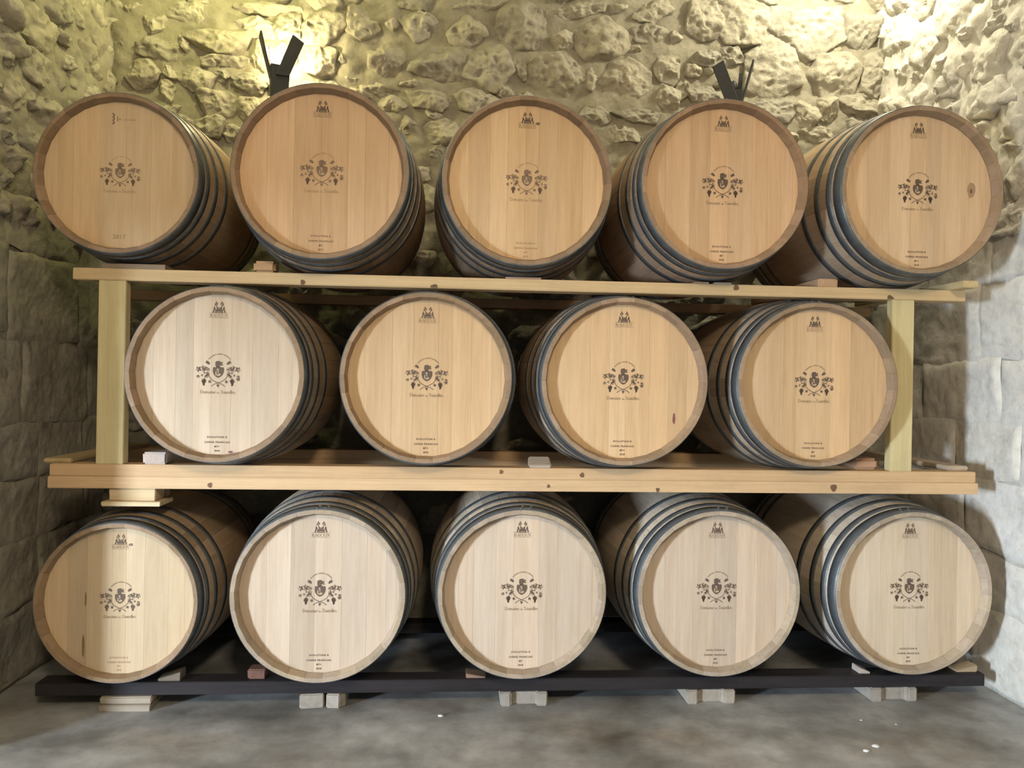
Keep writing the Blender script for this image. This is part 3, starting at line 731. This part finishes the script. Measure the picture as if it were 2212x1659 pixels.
piece('wooden_shim', 'right of two short shims under the barrel below the unlit torch', 'shim', 0.925, 0.988, 2.805, 2.86, TOPZ, TOPZ + 0.007, GRY, 'pine_x', SH, 0.001)
piece('wooden_wedge', 'long orange wedge lying on the top beam left of the top right barrel', 'wedge', 1.322, 1.396, 2.83, 3.50, TOPZ, TOPZ + 0.034, (0.56, 0.38, 0.24), 'pine_y', SH, 0.004)
piece('wooden_stick', 'yellow square stick jutting past the right end of the top beam', 'stick', 1.790, 1.850, 2.72, 3.45, TOPZ, TOPZ + 0.025, YEL, 'pine_y', SH, 0.003, tilt=2)
piece('wooden_chock', 'dark brown block on the rear top beam at the far left', 'chock', -1.48, -1.40, 3.475, 3.545, TOPZ, TOPZ + 0.14, BRN, 'pine_x', SH, 0.005)
piece('wooden_chock', 'taller brown block on the rear top beam left of the middle barrel', 'chock', -0.094, -0.026, 3.475, 3.545, TOPZ, TOPZ + 0.106, (0.40, 0.29, 0.20), 'pine_x', SH, 0.004)
piece('wooden_chock', 'lower brown block on the rear top beam left of the middle barrel', 'chock', -0.022, 0.018, 3.475, 3.545, TOPZ, TOPZ + 0.094, (0.36, 0.25, 0.17), 'pine_x', SH, 0.004)
piece('wooden_board', 'short flat board at the left end of the middle beam, left of the post', 'board', -1.400, -1.305, 2.83, 3.52, MIDZ, MIDZ + 0.016, (0.54, 0.43, 0.25), 'pine_y', SH, 0.004)
piece('wooden_chock', 'grey end-grain chock block right of the left rack post', 'chock', -1.062, -0.982, 2.805, 3.02, MIDZ, MIDZ + 0.042, (0.56, 0.47, 0.42), 'pine_y', SH, 0.006)
piece('wooden_wedge', 'small grey wedge on the middle beam between the two centre barrels', 'wedge', 0.268, 0.345, 2.805, 2.875, MIDZ, MIDZ + 0.036, GRY, 'pine_x', SH, 0.004, wedge='y-')
piece('wooden_chock', 'brown rounded chock left of the right rack post', 'chock', 1.480, 1.572, 2.85, 3.10, MIDZ, MIDZ + 0.042, (0.48, 0.31, 0.20), 'pine_x', SH, 0.010)
piece('wooden_board', 'weathered flat board at the right end of the middle beam', 'board', 1.835, 1.915, 2.84, 3.52, MIDZ, MIDZ + 0.018, (0.55, 0.46, 0.36), 'pine_y', SH, 0.004)
blk = piece('support_block', 'thick pale pine block between the middle beam and the bottom left barrel', 'block', -1.172, -1.018, 2.81, 2.90, 0.7125, 0.7555, (0.66, 0.52, 0.32), 'pine_x', None, 0.003)
piece('spacer_plank', 'thin pale plank under the pine block on the bottom left barrel', 'plank', -1.19, -0.995, 2.79, 2.92, 0.6965, 0.7122, (0.68, 0.56, 0.36), 'pine_x', None, 0.002)
piece('wooden_block', 'grey-brown half block on top of the pine support block under the beam', 'block', -1.165, -1.02, 2.905, 2.96, 0.7125, 0.7555, (0.40, 0.31, 0.22), 'pine_x', None, 0.002)
piece('wooden_wedge', 'dull grey wedge on the dark base beam right of the bottom left barrel', 'wedge', -1.000, -0.925, 2.81, 2.87, BASEZ, BASEZ + 0.030, (0.20, 0.17, 0.14), 'pine_x', SH, 0.002, wedge='x-')
piece('wooden_chock', 'reddish chock block on the dark base beam left of the second bottom barrel', 'chock', -0.702, -0.640, 2.82, 2.875, BASEZ, BASEZ + 0.034, (0.19, 0.10, 0.075), 'pine_y', SH, 0.004)
piece('wooden_wedge', 'thin brown wedge at lower left of the middle bottom barrel', 'wedge', 0.055, 0.125, 2.81, 2.87, BASEZ, BASEZ + 0.016, (0.32, 0.21, 0.15), 'pine_x', SH, 0.002, wedge='x+')
piece('wooden_wedge', 'small whitish wedge at lower left of the bottom right barrel', 'wedge', 1.492, 1.535, 2.815, 2.87, BASEZ, BASEZ + 0.024, (0.50, 0.44, 0.40), 'pine_x', SH, 0.002, wedge='x+')
piece('wooden_wedge', 'brown wedge on the right end of the dark base beam', 'wedge', 1.870, 1.950, 2.82, 2.875, BASEZ, BASEZ + 0.026, (0.42, 0.33, 0.22), 'pine_x', SH, 0.003, wedge='x-')

# ------------------------------------------------------------------ supports on the floor
sp = piece('support_plank', 'lower of two weathered planks under the left end of the dark base beam', 'plank', -1.185, -1.015, 2.785, 2.93, 0.0, 0.0235, (0.36, 0.315, 0.255), 'pine_x', 'planks under the base beam', 0.003)
piece('support_plank', 'upper of two weathered planks under the left end of the dark base beam', 'plank', -1.183, -1.012, 2.788, 2.93, 0.0245, 0.0498, (0.38, 0.33, 0.265), 'pine_x', 'planks under the base beam', 0.004)
def paver(label, cx, w_, d, h, seed, cut=None, y0=2.79):
    rr = random.Random(seed); a = w_ / 2; n = 0.24 * w_
    out = [(-a, 0.2 * d), (-a, 0), (-a + n * .9, 0), (-a + n * 1.15, 0.14 * d), (a - n * 1.15, 0.14 * d), (a - n * .9, 0), (a, 0), (a, 0.2 * d),
           (a, d), (a - n, d), (a - n * 1.3, 0.86 * d), (-a + n * 1.3, 0.86 * d), (-a + n, d), (-a, d)]
    if cut == 'l': out = [(-a, 0), (a, 0.01), (a - 0.004, 0.45 * d), (a, d), (-a + .005, d), (-a - .004, 0.5 * d)]
    if cut == 'r': out = [(-a, 0.006), (a * .4, 0), (a * .55, 0.012), (a, 0.02), (a, d * .9), (0, d), (-a, d)]
    bm = bmesh.new(); vs = [bm.verts.new((x + rr.uniform(-.002, .002), y, 0)) for x, y in out]
    f = bm.faces.new(vs); ex = bmesh.ops.extrude_face_region(bm, geom=[f])
    for v in ex['geom']:
        if isinstance(v, bmesh.types.BMVert): v.co.z += h
    bmesh.ops.recalc_face_normals(bm, faces=bm.faces)
    bmesh.ops.bevel(bm, geom=list(bm.edges), offset=0.004, segments=2, affect='EDGES', clamp_overlap=True)
    o = obj('concrete_paver', mesh_of('concrete_paver', bm), M['block']); o.location = (cx, y0, 0)
    o['label'] = label; o['category'] = 'paver'; o['group'] = 'pavers under the base beam'
paver('left half of the broken concrete paver under the second bottom barrel', -0.476, 0.080, 0.13, 0.0495, 1, 'l')
paver('right half of the broken concrete paver under the second bottom barrel', -0.395, 0.068, 0.12, 0.0495, 2, 'r')
paver('whole concrete paver on the floor below the middle bottom barrel', 0.262, 0.167, 0.14, 0.0495, 3)
paver('whole concrete paver on the floor below the second barrel from the right', 0.934, 0.173, 0.14, 0.0495, 4)
paver('whole concrete paver on the floor below the bottom right barrel', 1.616, 0.174, 0.14, 0.0495, 5)

def chip(label, x, y, s, seed):
    bm = bmesh.new(); bmesh.ops.create_icosphere(bm, subdivisions=2, radius=s); rr = random.Random(seed)
    for v in bm.verts:
        v.co.z = max(v.co.z * 0.45, -s * 0.25) + s * 0.25; v.co.x *= 1.3
        v.co += Vector((rr.uniform(-.15, .15) * s, rr.uniform(-.15, .15) * s, 0))
    o = obj('plaster_chip', mesh_of('plaster_chip', bm, True), M['chip']); o.location = (x, y, 0)
    o['label'] = label; o['category'] = 'debris'; o['group'] = 'white crumbs on the floor'
chip('white crumb alone on the floor below the middle barrels', -0.03, 2.718, 0.008, 1)
chip('larger of two white crumbs at lower right of the floor', 1.353, 2.441, 0.010, 2)
chip('smaller of two white crumbs at lower right of the floor', 1.306, 2.411, 0.008, 3)
chip('tiny white crumb on the floor near the right paver', 1.409, 2.638, 0.004, 4)
chip('tiniest white crumb on the floor, nearest the right wall', 1.512, 2.601, 0.003, 5)

# ------------------------------------------------------------------ wall torches
def torch(label, x, y, zb, yaw, flip, lit):
    root = empty('wall_torch', (x, y, zb), label=label, category='wall torch', group='iron wall torches')
    root.rotation_euler = (0, 0, R(yaw)); H = 0.26
    def plate(name, quad, th):          # quad: 4 corner points, thickened along their normal
        vs = [Vector((q[0] * flip, q[1], q[2])) for q in quad]
        n_ = (vs[1] - vs[0]).cross(vs[2] - vs[0]).normalized() * th / 2
        v = [tuple(p + n_) for p in vs] + [tuple(p - n_) for p in vs]
        me = pydata(name, v, [(0, 1, 2, 3), (7, 6, 5, 4), (0, 4, 5, 1), (1, 5, 6, 2), (2, 6, 7, 3), (3, 7, 4, 0)])
        bm = bmesh.new(); bm.from_mesh(me); bmesh.ops.recalc_face_normals(bm, faces=bm.faces)
        bmesh.ops.bevel(bm, geom=list(bm.edges), offset=0.0012, segments=1, affect='EDGES'); bm.to_mesh(me); bm.free()
        return obj(name, me, M['iron'], root)
    bm = bmesh.new(); bmesh.ops.create_cube(bm, size=1.0)
    for v in bm.verts:
        k = 1.0 if v.co.z > 0 else 0.72
        v.co = Vector((v.co.x * k * 0.084, v.co.y * k * 0.070, (v.co.z + 0.5) * H))
    bmesh.ops.bevel(bm, geom=list(bm.edges), offset=0.002, segments=1, affect='EDGES')
    obj('holder_body', mesh_of('holder_body', bm), M['iron'], root)
    plate('flared_blade', [(-0.036, -0.036, H - 0.05), (0.022, -0.036, H - 0.05), (-0.048, -0.050, H + 0.135), (-0.098, -0.050, H + 0.105)], 0.008)
    plate('flared_blade', [(0.038, -0.028, H - 0.05), (0.038, 0.026, H - 0.05), (0.086, 0.020, H + 0.125), (0.086, -0.032, H + 0.135)], 0.008)
    plate('flared_blade', [(0.012, 0.034, H - 0.05), (0.034, 0.034, H - 0.05), (0.044, 0.046, H + 0.105), (0.026, 0.046, H + 0.105)], 0.007)
    o = obj('wall_arm', box_mesh('wall_arm', 0.03, 0.20, 0.03, 0.002), M['iron'], root)
    o.rotation_euler = (0, 0, R(-yaw)); o.location = Vector((0.085 * math.sin(R(yaw)), 0.085 * math.cos(R(yaw)), 0.05))
    bm = bmesh.new(); bmesh.ops.create_uvsphere(bm, u_segments=16, v_segments=10, radius=0.019)
    for v in bm.verts: v.co.z = v.co.z * 1.5 + (0 if v.co.z > 0 else -0.004)
    obj('bulb', mesh_of('bulb', bm, True), M['bulb'] if lit else M['iron'], root, (0, 0, H + 0.026))
    if lit:
        l = light('torch_light', 'POINT', (0, 0.005, H + 0.085), 9, (1.0, 0.84, 0.46), shadow_soft_size=0.02); l.parent = root
torch('lit iron wall torch with a glowing bulb on the stone wall at left', -0.806, 3.63, 2.275, 20, -1, True)
torch('unlit iron wall torch on the stone wall at right', 1.272, 3.63, 2.25, -18, 1, False)
